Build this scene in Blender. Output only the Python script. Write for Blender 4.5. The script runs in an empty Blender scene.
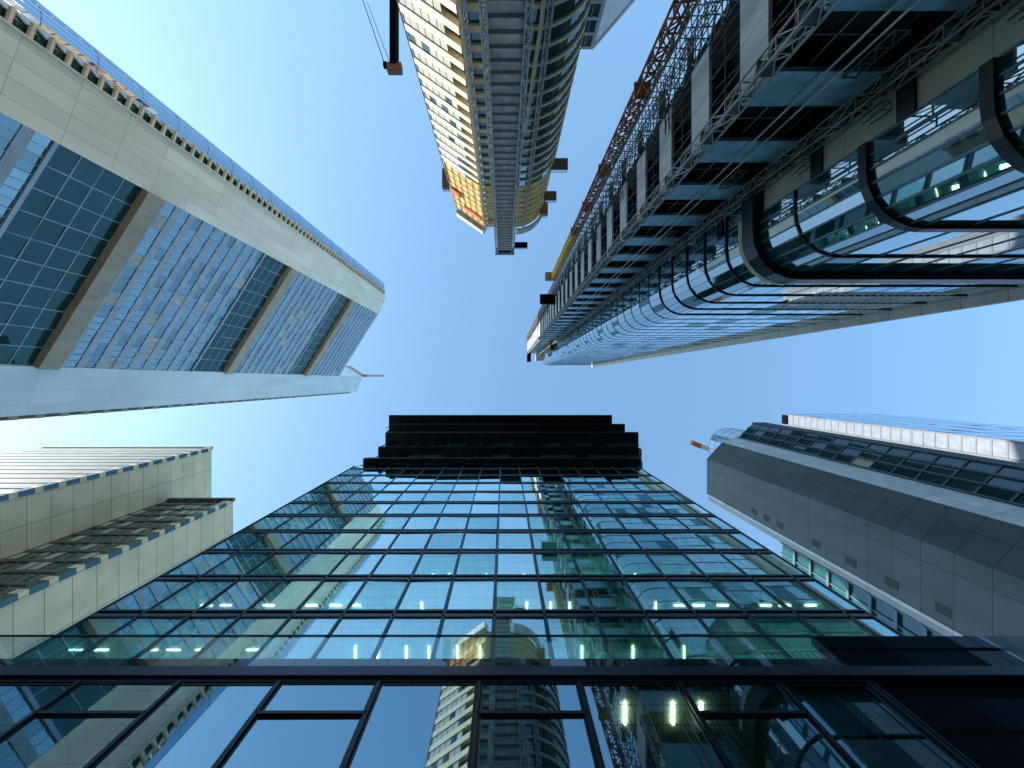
import bpy, math, random
from mathutils import Vector
random.seed(7)
C = bpy.context.scene
COL = C.collection
R = math.radians
CH = 1.6                      # camera height above the street; all "h" below are heights above the camera

# ------------------------------------------------------------------ camera, sky, sun, exposure
cam = bpy.data.cameras.new('camera')
cam.lens = 13.5; cam.sensor_width = 36; cam.clip_start = 0.05; cam.clip_end = 5000
cam.shift_x = 8 / 1024; cam.shift_y = -3 / 1024
co = bpy.data.objects.new('camera', cam); COL.objects.link(co)
co.location = (0, 0, CH); co.rotation_euler = (math.pi, 0, 0)   # straight up; picture-down is world +Y
C.camera = co

SUN_AZ = Vector((-1.0, -0.18)).normalized()     # towards the sun, on the ground
SUN_EL = R(24)
world = bpy.data.worlds.new('World'); C.world = world; world.use_nodes = True
nt = world.node_tree; nt.nodes.clear()
sky = nt.nodes.new('ShaderNodeTexSky'); sky.sky_type = 'NISHITA'; sky.sun_disc = False
sky.sun_elevation = SUN_EL; sky.sun_rotation = math.atan2(SUN_AZ.x, SUN_AZ.y)
sky.altitude = 100; sky.air_density = 1.0; sky.dust_density = 1.2; sky.ozone_density = 3.0
bg = nt.nodes.new('ShaderNodeBackground'); bg.inputs[1].default_value = 0.15
wo = nt.nodes.new('ShaderNodeOutputWorld')
wb = nt.nodes.new('ShaderNodeMix'); wb.data_type = 'RGBA'; wb.blend_type = 'MULTIPLY'; wb.inputs[0].default_value = 1
wb.inputs['B'].default_value = (0.73, 1.02, 1.19, 1)             # the camera's cool white balance
gm = nt.nodes.new('ShaderNodeGamma'); gm.inputs[1].default_value = 0.6       # the phone's soft highlight roll-off
nt.links.new(sky.outputs[0], gm.inputs[0]); nt.links.new(gm.outputs[0], wb.inputs['A']); nt.links.new(wb.outputs['Result'], bg.inputs[0]); nt.links.new(bg.outputs[0], wo.inputs[0])

sl = bpy.data.lights.new('sun', 'SUN'); sl.energy = 3.6; sl.angle = R(0.5); sl.color = (1.0, 0.93, 0.80)
so = bpy.data.objects.new('sun', sl); COL.objects.link(so)
sd = Vector((SUN_AZ.x * math.cos(SUN_EL), SUN_AZ.y * math.cos(SUN_EL), math.sin(SUN_EL)))
so.rotation_euler = (-sd).to_track_quat('-Z', 'Y').to_euler(); so.location = sd * 400

vs = C.view_settings; vs.view_transform = 'Standard'; vs.look = 'None'; vs.gamma = 1; vs.use_curve_mapping = False
vs.exposure = 1.72
cy = C.cycles
cy.use_denoising = True; cy.max_bounces = 8; cy.diffuse_bounces = 3; cy.glossy_bounces = 4
cy.transparent_max_bounces = 10; cy.transmission_bounces = 2; cy.sample_clamp_indirect = 6
cy.caustics_reflective = False; cy.caustics_refractive = False

# ------------------------------------------------------------------ materials
def mat_new(name):
    m = bpy.data.materials.new(name); m.use_nodes = True; m.node_tree.nodes.clear()
    return m, m.node_tree.nodes, m.node_tree.links

def mk(name, col, rough=0.6, metal=0.0, vary=0.12, scale=0.5, joints=None, spec=0.4, streak=0.0, bump=0.0):
    """surface colour with soft wear; joints = (width, height, gap, gap colour) draws panel seams from metric UVs"""
    m, N, L = mat_new(name)
    out = N.new('ShaderNodeOutputMaterial'); b = N.new('ShaderNodeBsdfPrincipled')
    L.new(b.outputs[0], out.inputs[0])
    b.inputs['Roughness'].default_value = rough; b.inputs['Metallic'].default_value = metal
    b.inputs['Specular IOR Level'].default_value = spec
    tc = N.new('ShaderNodeTexCoord')
    no = N.new('ShaderNodeTexNoise'); no.inputs['Scale'].default_value = scale; no.inputs['Detail'].default_value = 5
    mp = N.new('ShaderNodeMapping'); mp.inputs['Scale'].default_value = (1, 1, 0.25 if streak else 1)
    L.new(tc.outputs['Object'], mp.inputs[0]); L.new(mp.outputs[0], no.inputs['Vector'])
    ra = N.new('ShaderNodeMapRange'); ra.inputs['To Min'].default_value = 1 - vary; ra.inputs['To Max'].default_value = 1 + vary
    ra.inputs['From Min'].default_value = 0.3; ra.inputs['From Max'].default_value = 0.7
    L.new(no.outputs['Fac'], ra.inputs['Value'])
    mul = N.new('ShaderNodeMix'); mul.data_type = 'RGBA'; mul.blend_type = 'MULTIPLY'; mul.inputs[0].default_value = 1
    L.new(ra.outputs[0], mul.inputs['B'])
    if joints:
        br = N.new('ShaderNodeTexBrick'); br.offset = 0; br.squash = 1
        br.inputs['Scale'].default_value = 1; br.inputs['Brick Width'].default_value = joints[0]
        br.inputs['Row Height'].default_value = joints[1]; br.inputs['Mortar Size'].default_value = joints[2]
        br.inputs['Mortar Smooth'].default_value = 0.1; br.inputs['Bias'].default_value = 0
        br.inputs['Color1'].default_value = (*[c * 0.94 for c in col], 1); br.inputs['Color2'].default_value = (*[min(1, c * 1.06) for c in col], 1)
        br.inputs['Mortar'].default_value = (*joints[3], 1)
        L.new(tc.outputs['UV'], br.inputs['Vector']); L.new(br.outputs['Color'], mul.inputs['A'])
    else:
        mul.inputs['A'].default_value = (*col, 1)
    L.new(mul.outputs['Result'], b.inputs['Base Color'])
    r2 = N.new('ShaderNodeMapRange'); r2.inputs['To Min'].default_value = max(0, rough - 0.1); r2.inputs['To Max'].default_value = min(1, rough + 0.1)
    L.new(no.outputs['Fac'], r2.inputs['Value']); L.new(r2.outputs[0], b.inputs['Roughness'])
    return m

def schlick(N, L, base, gain=1.0):
    fr = N.new('ShaderNodeFresnel'); fr.inputs[0].default_value = 1.5
    ma = N.new('ShaderNodeMath'); ma.operation = 'MULTIPLY_ADD'; ma.use_clamp = True
    ma.inputs[1].default_value = gain; ma.inputs[2].default_value = base
    L.new(fr.outputs[0], ma.inputs[0]); return ma

def wavy(N, L, strength, scale):
    tc = N.new('ShaderNodeTexCoord'); no = N.new('ShaderNodeTexNoise'); no.inputs['Scale'].default_value = scale
    no.inputs['Detail'].default_value = 1
    L.new(tc.outputs['Object'], no.inputs['Vector'])
    bu = N.new('ShaderNodeBump'); bu.inputs['Strength'].default_value = strength; bu.inputs['Distance'].default_value = 0.05
    L.new(no.outputs['Fac'], bu.inputs['Height']); return bu

def glass_clear(name, tint, base, rcol=(0.85, 0.95, 1), gain=1.0, wave=0.03):
    """coated clear glazing: what is behind shows tinted, the street and sky mirror in it"""
    m, N, L = mat_new(name)
    out = N.new('ShaderNodeOutputMaterial'); mx = N.new('ShaderNodeMixShader')
    t = N.new('ShaderNodeBsdfTransparent'); t.inputs[0].default_value = (*tint, 1)
    g = N.new('ShaderNodeBsdfGlossy'); g.inputs['Color'].default_value = (*rcol, 1); g.inputs['Roughness'].default_value = 0.015
    bu = wavy(N, L, wave, 0.5); L.new(bu.outputs[0], g.inputs['Normal'])
    f = schlick(N, L, base, gain)
    L.new(f.outputs[0], mx.inputs[0]); L.new(t.outputs[0], mx.inputs[1]); L.new(g.outputs[0], mx.inputs[2])
    L.new(mx.outputs[0], out.inputs[0]); return m

def glass_dark(name, body, base, rcol=(0.85, 0.93, 1), gain=1.0, rough=0.02, wave=0.06, vary=0.5, wscale=0.5):
    """glazing of an unlit room: dark body with a mirror coat"""
    m, N, L = mat_new(name)
    out = N.new('ShaderNodeOutputMaterial'); mx = N.new('ShaderNodeMixShader')
    d = N.new('ShaderNodeBsdfDiffuse')
    tc = N.new('ShaderNodeTexCoord'); no = N.new('ShaderNodeTexNoise'); no.inputs['Scale'].default_value = 0.35; no.inputs['Detail'].default_value = 4
    L.new(tc.outputs['Object'], no.inputs['Vector'])
    mix = N.new('ShaderNodeMix'); mix.data_type = 'RGBA'
    mix.inputs['A'].default_value = (*[c * (1 - vary) for c in body], 1); mix.inputs['B'].default_value = (*[c * (1 + vary) for c in body], 1)
    L.new(no.outputs['Fac'], mix.inputs[0]); L.new(mix.outputs['Result'], d.inputs[0])
    g = N.new('ShaderNodeBsdfGlossy'); g.inputs['Color'].default_value = (*rcol, 1); g.inputs['Roughness'].default_value = rough
    bu = wavy(N, L, wave, wscale); L.new(bu.outputs[0], g.inputs['Normal'])
    f = schlick(N, L, base, gain)
    L.new(f.outputs[0], mx.inputs[0]); L.new(d.outputs[0], mx.inputs[1]); L.new(g.outputs[0], mx.inputs[2])
    L.new(mx.outputs[0], out.inputs[0]); return m

def glow(name, col, s):
    m, N, L = mat_new(name)
    out = N.new('ShaderNodeOutputMaterial'); e = N.new('ShaderNodeEmission')
    e.inputs[0].default_value = (*col, 1); e.inputs[1].default_value = s
    L.new(e.outputs[0], out.inputs[0]); return m

M = {}
M['asphalt'] = mk('asphalt', (0.05, 0.05, 0.052), 0.9, scale=3)
M['paving'] = mk('paving', (0.22, 0.21, 0.2), 0.85, joints=(0.6, 0.6, 0.01, (0.1, 0.1, 0.1)), scale=2)
M['a_frame'] = mk('dark_blue_frame', (0.035, 0.075, 0.10), 0.35, 0.3, spec=0.5)
M['a_dark'] = mk('near_black_frame', (0.012, 0.02, 0.028), 0.35, 0.3)
M['a_black'] = mk('black_panel', (0.006, 0.006, 0.008), 0.35, vary=0.3)
M['a_fascia'] = mk('blue_grey_fascia', (0.03, 0.05, 0.085), 0.3, 0.3)
M['a_ceiling'] = mk('office_ceiling', (0.62, 0.82, 0.80), 0.8, joints=(1.2, 0.6, 0.02, (0.3, 0.34, 0.32)))
M['a_inner'] = mk('office_wall', (0.22, 0.36, 0.33), 0.8)
M['a_glass'] = glass_clear('clear_coated_glass', (0.40, 0.84, 0.86), 0.46, gain=2.0, rcol=(0.74, 0.98, 1.0), wave=0.006)
M['a_glass_b'] = glass_clear('clear_coated_glass_deep', (0.30, 0.74, 0.78), 0.34, gain=2.0, rcol=(0.66, 0.97, 1.0), wave=0.010)
M['a_glass_c'] = glass_clear('clear_coated_glass_pale', (0.50, 0.85, 0.85), 0.58, gain=2.0, rcol=(0.8, 1.0, 1.0), wave=0.008)
M['p_glass'] = glass_clear('podium_glass', (0.50, 0.85, 0.76), 0.36, rcol=(0.55, 0.84, 1.0), wave=0.004)
M['a_rail'] = glass_clear('balustrade_glass', (0.72, 0.88, 0.86), 0.12)
M['a_black_glass'] = glass_dark('black_glass', (0.004, 0.005, 0.009), 0.02, gain=0.55, wave=0.01)
M['pale_panel'] = glass_dark('pale_blue_panel', (0.16, 0.26, 0.42), 0.25, wave=0.02, vary=0.2)
M['blind'] = mk('pale_blind', (0.6, 0.66, 0.62), 0.8, joints=(20, 0.08, 0.01, (0.4, 0.44, 0.42)))
M['lamp'] = glow('office_lamp', (1.0, 0.80, 0.52), 5.0)
M['fill_lamp_panel'] = glow('office_fill_panel', (0.85, 0.97, 0.95), 11.0)  # for the added, unseen panels that lift the office ceilings
M['l_white'] = mk('pale_cladding', (0.90, 0.86, 0.68), 0.32, joints=(2.4, 7.4, 0.04, (0.5, 0.48, 0.40)), spec=0.5, vary=0.09, scale=0.25, streak=1)
M['l_gloss'] = mk('pale_glossy_cladding', (0.70, 0.80, 0.80), 0.14, joints=(2.9, 7.4, 0.03, (0.5, 0.58, 0.58)), spec=1.0, vary=0.06, scale=0.08)
M['l_beige'] = mk('beige_beam', (0.42, 0.37, 0.27), 0.6, joints=(3, 4, 0.03, (0.25, 0.22, 0.16)))
M['l_span'] = mk('grey_spandrel', (0.38, 0.48, 0.53), 0.35, joints=(1.5, 3.7, 0.04, (0.5, 0.52, 0.5)))
M['l_mull'] = mk('pale_mullion', (0.38, 0.45, 0.50), 0.4, 0.3)
M['l_glass'] = glass_dark('blue_office_glass', (0.02, 0.10, 0.14), 0.40, rcol=(0.75, 0.97, 1), wave=0.03)
M['l_pane'] = glass_dark('blue_office_glass_deep', (0.02, 0.09, 0.12), 0.27, rcol=(0.75, 0.97, 1), wave=0.03)
M['l_garden'] = glass_dark('garden_glass', (0.008, 0.05, 0.048), 0.04, gain=0.9, rcol=(0.7, 0.95, 1), wave=0.16, wscale=0.3)
M['l_round'] = glass_dark('curved_blue_glass', (0.05, 0.16, 0.26), 0.5, wave=0.02)
M['bl_beige'] = mk('beige_stone_cladding', (0.76, 0.65, 0.41), 0.5, joints=(7.5, 3.6, 0.05, (0.2, 0.2, 0.15)), scale=0.2)
M['bl_white'] = mk('white_bands', (0.36, 0.355, 0.345), 0.5, joints=(2.4, 50, 0.08, (0.2, 0.2, 0.2)))
M['bl_grey'] = mk('grey_rib', (0.13, 0.125, 0.11), 0.6)
M['bl_glass'] = glass_dark('dark_office_glass', (0.02, 0.03, 0.035), 0.15, wave=0.15)
M['blind_glint'] = mk('half_blind_glint', (0.58, 0.56, 0.48), 0.6, joints=(9, 0.16, 0.02, (0.4, 0.39, 0.33)))  # blinds at lower left; bright reflections painted as panes on the left tower
M['b_white'] = mk('cream_cladding', (0.82, 0.73, 0.56), 0.5, vary=0.1)
M['b_beige'] = mk('raw_concrete', (0.74, 0.62, 0.40), 0.8, joints=(3, 2.8, 0.03, (0.3, 0.27, 0.2)))
M['b_band'] = mk('balcony_band', (0.78, 0.68, 0.48), 0.5)
M['b_glass'] = glass_dark('green_glass', (0.025, 0.075, 0.065), 0.06, wave=0.1)
M['b_pane'] = glass_dark('pale_curtained_glass', (0.62, 0.62, 0.60), 0.12, wave=0.03, vary=0.12)
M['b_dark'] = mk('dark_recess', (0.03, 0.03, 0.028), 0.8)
M['b_yellow'] = mk('yellow_formwork', (0.72, 0.50, 0.18), 0.7, vary=0.3, scale=0.8, joints=(1.5, 2.8, 0.06, (0.3, 0.2, 0.07)))
M['b_sheet'] = mk('blue_grey_sheet', (0.50, 0.56, 0.60), 0.5, vary=0.3, scale=1.0)
M['steel'] = mk('galvanised_steel', (0.36, 0.35, 0.31), 0.45, 0.6, vary=0.25)
M['steel_c'] = mk('weathered_scaffold_steel', (0.23, 0.235, 0.22), 0.5, 0.5, vary=0.35)
M['steel_dark'] = mk('dark_steel', (0.05, 0.06, 0.065), 0.5, 0.4, vary=0.3)
M['steel_pale'] = mk('pale_steel', (0.42, 0.46, 0.47), 0.4, 0.5, vary=0.2)
M['red'] = mk('rust_red_paint', (0.40, 0.15, 0.09), 0.5, vary=0.35)
M['brown'] = mk('brown_steel', (0.12, 0.06, 0.045), 0.6)
M['orange'] = mk('orange_paint', (0.62, 0.17, 0.05), 0.5, vary=0.25)
M['yellow'] = mk('yellow_paint', (0.9, 0.5, 0.06), 0.5, vary=0.2)
M['crane_white'] = mk('white_paint', (0.8, 0.78, 0.75), 0.5)
M['black'] = mk('black_paint', (0.003, 0.003, 0.004), 0.9, vary=0.3, spec=0.05)
M['c_white'] = mk('grey_white_sheet', (0.50, 0.53, 0.53), 0.6, vary=0.25, scale=0.6, streak=1, joints=(1.4, 20, 0.04, (0.3, 0.33, 0.34)))
M['c_blue'] = mk('blue_grey_slab', (0.15, 0.30, 0.40), 0.35, vary=0.4, scale=0.7, spec=0.5)
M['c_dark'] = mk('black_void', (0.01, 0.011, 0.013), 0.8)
M['c_beige'] = mk('plaster_wall', (0.46, 0.42, 0.32), 0.7, joints=(3, 4, 0.03, (0.25, 0.22, 0.17)), vary=0.15)
M['c_ring'] = mk('black_ring', (0.016, 0.02, 0.024), 0.3, 0.3)
M['c_glass'] = glass_dark('teal_glass', (0.014, 0.085, 0.09), 0.34, gain=1.3, rcol=(0.85, 0.97, 1), wave=0.02)
M['c_fin'] = mk('stone_fin', (0.6, 0.57, 0.47), 0.5, joints=(8, 4.35, 0.06, (0.3, 0.28, 0.22)))
M['c_lattice'] = mk('white_lattice', (0.75, 0.75, 0.72), 0.5)
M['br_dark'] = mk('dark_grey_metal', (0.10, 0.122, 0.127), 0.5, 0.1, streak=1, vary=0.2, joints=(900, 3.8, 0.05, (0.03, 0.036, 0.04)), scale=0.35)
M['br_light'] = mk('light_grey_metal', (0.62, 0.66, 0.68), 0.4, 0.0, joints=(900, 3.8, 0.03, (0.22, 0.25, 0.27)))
M['br_vent'] = mk('vent_grille', (0.035, 0.045, 0.05), 0.6)
M['br_glass'] = glass_dark('deep_teal_glass', (0.013, 0.07, 0.07), 0.06, gain=0.75, wave=0.06)
M['br_lit'] = mk('lit_ceiling_blind', (0.62, 0.55, 0.33), 0.6)
M['br_frame'] = mk('steel_blue_frame', (0.10, 0.15, 0.19), 0.4, 0.4)
M['f_white'] = mk('lilac_white_panel', (0.15, 0.17, 0.22), 0.35)
M['f_rib'] = mk('mauve_rib', (0.10, 0.112, 0.14), 0.5)
M['f_blue'] = glass_dark('sky_blue_glass', (0.05, 0.13, 0.22), 0.3, wave=0.06)
M['turret'] = glass_clear('pale_turret_glass', (0.35, 0.45, 0.52), 0.55)
M['b2_grey'] = mk('pale_grey_frame', (0.4, 0.43, 0.45), 0.5)
M['b2_white'] = mk('off_white_wall', (0.55, 0.56, 0.58), 0.5, joints=(4, 3.6, 0.05, (0.35, 0.36, 0.38)))

# ------------------------------------------------------------------ mesh helpers
WORLD = {}
def empty(name, x, y, label, cat, group=None):
    o = bpy.data.objects.new(name, None); COL.objects.link(o); o.location = (x, y, 0); o.empty_display_size = 1
    o['label'] = label; o['category'] = cat
    if group: o['group'] = group
    WORLD[o.name] = Vector((x, y, 0)); return o

class MB:
    def __init__(s): s.v = []; s.f = []
    def face(s, pts):
        i = len(s.v); s.v += [Vector(p) for p in pts]; s.f.append(tuple(range(i, i + len(pts)))); return s
    def box8(s, p):                                    # 4 bottom, 4 top corners
        i = len(s.v); s.v += [Vector(q) for q in p]
        s.f += [(i, i + 3, i + 2, i + 1), (i + 4, i + 5, i + 6, i + 7)] + [(i + k, i + (k + 1) % 4, i + 4 + (k + 1) % 4, i + 4 + k) for k in range(4)]
        return s
    def box(s, x0, x1, y0, y1, z0, z1):
        return s.box8([(x0, y0, z0), (x1, y0, z0), (x1, y1, z0), (x0, y1, z0), (x0, y0, z1), (x1, y0, z1), (x1, y1, z1), (x0, y1, z1)])
    def prism(s, poly, z0, z1, caps=True):
        a = sum(poly[k][0] * poly[(k + 1) % len(poly)][1] - poly[(k + 1) % len(poly)][0] * poly[k][1] for k in range(len(poly)))
        if a < 0: poly = poly[::-1]
        n = len(poly)
        for k in range(n):
            a, b = poly[k], poly[(k + 1) % n]
            s.face([(a[0], a[1], z0), (b[0], b[1], z0), (b[0], b[1], z1), (a[0], a[1], z1)])
        if caps:
            s.face([(p[0], p[1], z1) for p in poly]); s.face([(p[0], p[1], z0) for p in poly[::-1]])
        return s
    def bar(s, p, q, w, h=None):
        p, q = Vector(p), Vector(q); d = (q - p)
        if d.length < 1e-6: return s
        d.normalize(); up = Vector((0, 0, 1)) if abs(d.z) < 0.9 else Vector((1, 0, 0))
        a = d.cross(up).normalized() * w / 2; b = a.cross(d).normalized() * (h or w) / 2
        return s.box8([p - a - b, p + a - b, p + a + b, p - a + b, q - a - b, q + a - b, q + a + b, q - a + b])
    def tube(s, pts, r, n=8):
        for k in range(len(pts) - 1):
            p, q = Vector(pts[k]), Vector(pts[k + 1]); d = (q - p).normalized()
            up = Vector((0, 0, 1)) if abs(d.z) < 0.9 else Vector((1, 0, 0))
            a = d.cross(up).normalized(); b = a.cross(d)
            c = [(a * math.cos(t * 2 * math.pi / n) + b * math.sin(t * 2 * math.pi / n)) * r for t in range(n)]
            for t in range(n):
                u = (t + 1) % n; s.face([p + c[t], p + c[u], q + c[u], q + c[t]])
            s.face([q + x for x in c]); s.face([p + x for x in c[::-1]])
        return s
    def build(s, name, mat, parent=None, smooth=False):
        me = bpy.data.meshes.new(name)
        base = WORLD.get(parent.name, Vector()) if parent else Vector()
        me.from_pydata([(v.x - base.x, v.y - base.y, v.z + CH) for v in s.v], [], s.f)
        uv = me.uv_layers.new(name='UVMap')
        for p in me.polygons:                          # metric UVs: along the wall, and height
            n = p.normal
            if abs(n.z) > 0.8: t = Vector((1, 0, 0)); b = Vector((0, 1, 0))
            else: t = Vector((-n.y, n.x, 0)).normalized(); b = Vector((0, 0, 1))
            for li in p.loop_indices:
                c = me.vertices[me.loops[li].vertex_index].co
                uv.data[li].uv = (c.dot(t), c.dot(b))
        me.materials.append(mat)
        if smooth:
            for p in me.polygons: p.use_smooth = True
        o = bpy.data.objects.new(name, me); COL.objects.link(o)
        if parent:
            o.parent = parent; WORLD[o.name] = base
        else: WORLD[o.name] = Vector()
        return o

def tag(o, label, cat, group=None):
    o['label'] = label; o['category'] = cat
    if group: o['group'] = group
    return o

class Wall:
    """a vertical wall plane: s along it, z up, d outwards"""
    def __init__(s, a, b, toward=(0, 0)):
        s.a = Vector(a); d = Vector(b) - s.a; s.len = d.length; s.d = d.normalized()
        n = Vector((-s.d.y, s.d.x))
        if n.dot(Vector(toward) - s.a) < 0: n = -n
        s.n = n
    def p(s, t, z, o=0):
        q = s.a + s.d * t + s.n * o; return Vector((q.x, q.y, z))
    def box(s, mb, s0, s1, z0, z1, o0, o1):
        return mb.box8([s.p(s0, z0, o0), s.p(s1, z0, o0), s.p(s1, z0, o1), s.p(s0, z0, o1), s.p(s0, z1, o0), s.p(s1, z1, o0), s.p(s1, z1, o1), s.p(s0, z1, o1)])
    def quad(s, s0, s1, z0, z1, o=0, j=0.0):
        ja, jb = random.gauss(0, j) * (s1 - s0), random.gauss(0, j) * (z1 - z0)
        q = [s.p(s0, z0, o - ja - jb), s.p(s1, z0, o + ja - jb), s.p(s1, z1, o + ja + jb), s.p(s0, z1, o - ja + jb)]
        n = (q[1] - q[0]).cross(q[3] - q[0])
        if n.x * s.n.x + n.y * s.n.y < 0: q = q[::-1]
        return q

def clip_area(q):
    if min(v.z for v in q) < 0.3: return 0
    P = [(504 + 384 * v.x / v.z, 381 + 384 * v.y / v.z) for v in q]
    n = (q[1] - q[0]).cross(q[2] - q[0])
    if n.dot(q[0]) > 0: return 0
    for ax, lim, sg in ((0, 0, 1), (0, 1024, -1), (1, 0, 1), (1, 768, -1)):
        o = []
        for k in range(len(P)):
            a, b = P[k], P[(k + 1) % len(P)]; da, db = (a[ax] - lim) * sg, (b[ax] - lim) * sg
            if da >= 0: o.append(a)
            if da * db < 0:
                t = da / (da - db); o.append((a[0] + t * (b[0] - a[0]), a[1] + t * (b[1] - a[1])))
        P = o
        if not P: return 0
    return abs(sum(P[k][0] * P[(k + 1) % len(P)][1] - P[(k + 1) % len(P)][0] * P[k][1] for k in range(len(P)))) / 2

def window_parts(root, name, items, most=100, seen=None, frame=None):
    """items: (quad, material). The largest in view become parts of their own, the rest one mesh a material"""
    items = sorted(items, key=lambda it: -(clip_area(it[0]) * (1 if seen is None or seen(it[0]) else 0.001)))
    for q, m in items[:most]:
        if frame:                                          # window frame with its pane as a sub-part
            mb = MB(); c = sum(q, Vector()) / 4
            for i in range(4): mb.bar(q[i] + (c - q[i]) * .012, q[(i + 1) % 4] + (c - q[(i + 1) % 4]) * .012, 0.05)
            MB().face(q).build('pane', m, mb.build(name, frame, root))
        else: MB().face(q).build(name, m, root)
    rest = items[most:]
    if rest:
        me = MB(); mats = []; idx = []
        for q, m in rest:
            if m not in mats: mats.append(m)
            me.face(q); idx.append(mats.index(m))
        o = me.build(name, mats[0], root); o['kind'] = 'stuff'
        for m in mats[1:]: o.data.materials.append(m)
        for p, i in zip(o.data.polygons, idx): p.material_index = i

def lattice(mb, cx, cy, wx, wy, z0, z1, step, r, diag=True, ledge=True):
    """square lattice mast: four chords, rungs and zig-zag braces"""
    c = [(cx - wx / 2, cy - wy / 2), (cx + wx / 2, cy - wy / 2), (cx + wx / 2, cy + wy / 2), (cx - wx / 2, cy + wy / 2)]
    for p in c: mb.bar((*p, z0), (*p, z1), r * 1.5)
    z = z0; k = 0
    while z < z1 - 0.01:
        t = min(z + step, z1)
        for i in range(4):
            a, b = c[i], c[(i + 1) % 4]
            if ledge: mb.bar((*a, z), (*b, z), r)
            if diag: mb.bar((*(a if k % 2 else b), z), (*(b if k % 2 else a), t), r)
        z = t; k += 1
    return mb

# ------------------------------------------------------------------ setting
g = MB().box(-900, 900, -900, 900, -CH - 0.5, -CH).build('ground', M['paving']); g['kind'] = 'structure'
rd = MB().face([(-900, -8, -CH + 0.004), (900, -8, -CH + 0.004), (900, 2.0, -CH + 0.004), (-900, 2.0, -CH + 0.004)]).build('road', M['asphalt']); rd['kind'] = 'structure'
kb = MB().box(-200, 200, 2.0, 2.25, -CH, -CH + 0.12).build('kerb', M['paving']); kb['kind'] = 'structure'

# ------------------------------------------------------------------ A: the glass office building straight ahead (bottom of the picture)
D = 14.0; XL, XR = -24.6, 21.9; BAY = 3.018; OFF = -0.58
bA = empty('glass_office_building', 0, 14, 'teal glass office building with black stepped top storeys and a glass balustrade', 'office building')
wA = Wall((0, D), (1, D))
FL = [14.7 + 4.24 * k for k in range(12)]                  # floor lines above the podium: 14.7 ... 61.3
mull = [XL] + [OFF + BAY * k for k in range(-7, 8)] + [XR]
fr = MB()
for x in mull: fr.box(x - 0.06, x + 0.06, D - 0.07, D + 0.22, 12.8, 63.2)
for h in FL:
    fr.box(XL, XR, D - 0.07, D + 0.2, h - 0.46, h - 0.16); fr.box(XL, XR, D - 0.06, D + 0.2, h + 0.12, h + 0.28)
fr.build('curtain_wall_frame', M['a_frame'], bA)
sp = MB()
for h in FL: sp.box(XL, XR, D + 0.04, D + 0.1, h - 0.13, h + 0.11)
sp.build('spandrel_glass', M['a_black_glass'], bA)
for h in FL + [FL[-1] + 4.24]:
    s = MB().box(XL + 0.1, XR - 0.1, D + 0.3, D + 14, h - 0.45, h + 0.1).build('floor_slab', M['a_ceiling'], bA)
items = []
for i in range(len(mull) - 1):
    for k, h in enumerate(FL):
        top = FL[k + 1] - 0.50 if k + 1 < len(FL) else 63.2
        items.append((wA.quad(mull[i] + 0.08, mull[i + 1] - 0.08, h + 0.30, top, -0.01, 0.0030), M[random.choice(['a_glass', 'a_glass', 'a_glass_b', 'a_glass_b', 'a_glass_c'])]))
window_parts(bA, 'window', items, frame=M['a_frame'])
MB().box(XL, XR, D + 7, D + 7.3, -CH, 62.8).build('core_wall', M['a_inner'], bA)
MB().box(XL - 0.05, XL + 0.05, D, D + 14, -CH, 63).build('side_glazing', M['a_glass'], bA)
MB().box(XR, XR + 0.3, D + 0.3, D + 14, -CH, 63).build('side_wall', M['a_inner'], bA)
# room dividers and blinds inside give the storeys their uneven look
dv = MB()
for k, h in enumerate(FL[:-1]):
    for i in range(1, len(mull) - 1):
        if random.random() < 0.22: dv.box(mull[i] - 0.06, mull[i] + 0.06, D + 0.35, D + 6, h + 0.1, h + 3.79)
dv.build('partition_wall', M['a_ceiling'], bA)
for k, h in enumerate(FL[:-1]):                            # roller blinds pulled part of the way down
    for i in range(len(mull) - 1):
        if random.random() < 0.13:
            d_ = random.choice((0.5, 0.9, 1.4))
            MB().box(mull[i] + 0.15, mull[i + 1] - 0.15, D + 0.14, D + 0.17, h + 3.74 - d_, h + 3.74).build('roller_blind', M['blind'], bA)
lights = []
for k, h in enumerate(FL[1:]):
    z = h - 0.46
    for i in range(len(mull) - 1):
        x0, x1 = mull[i], mull[i + 1]
        on = (0.46, 0.42, 0.5, 0.4, 0.25, 0.15, 0.1, 0.06, 0.04, 0, 0)[k]
        for t in (0.28, 0.72):
            if random.random() < on:
                x = x0 + (x1 - x0) * t; y = D + 1.5 + 0.15 * (k % 2)
                if x < -9 or x > 12: b = (x - 0.4, x + 0.4, y + 0.2, y + 0.28)
                else: b = (x - 0.045, x + 0.045, y, y + 0.8)
                lights.append(((b[0] + b[1]) / 2 * 384 / z, MB().box(*b, z - 0.06, z - 0.004), z))
for h in FL[1:]:                                            # unseen lamp panels added deep in the rooms to brighten the ceilings
    mb = MB()
    for i in range(len(mull) - 1):
        x = (mull[i] + mull[i + 1]) / 2
        if random.random() < 0.55: mb.box(x - 0.3, x + 0.3, D + 3.6, D + 4.8, h - 0.50, h - 0.454)
    mb.build('fill_lamp_row', M['fill_lamp_panel'], bA)['kind'] = 'stuff'
lights.sort(key=lambda t: t[2])
for _, mb, _ in lights[:100]: mb.build('ceiling_light', M['lamp'], bA)
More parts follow.
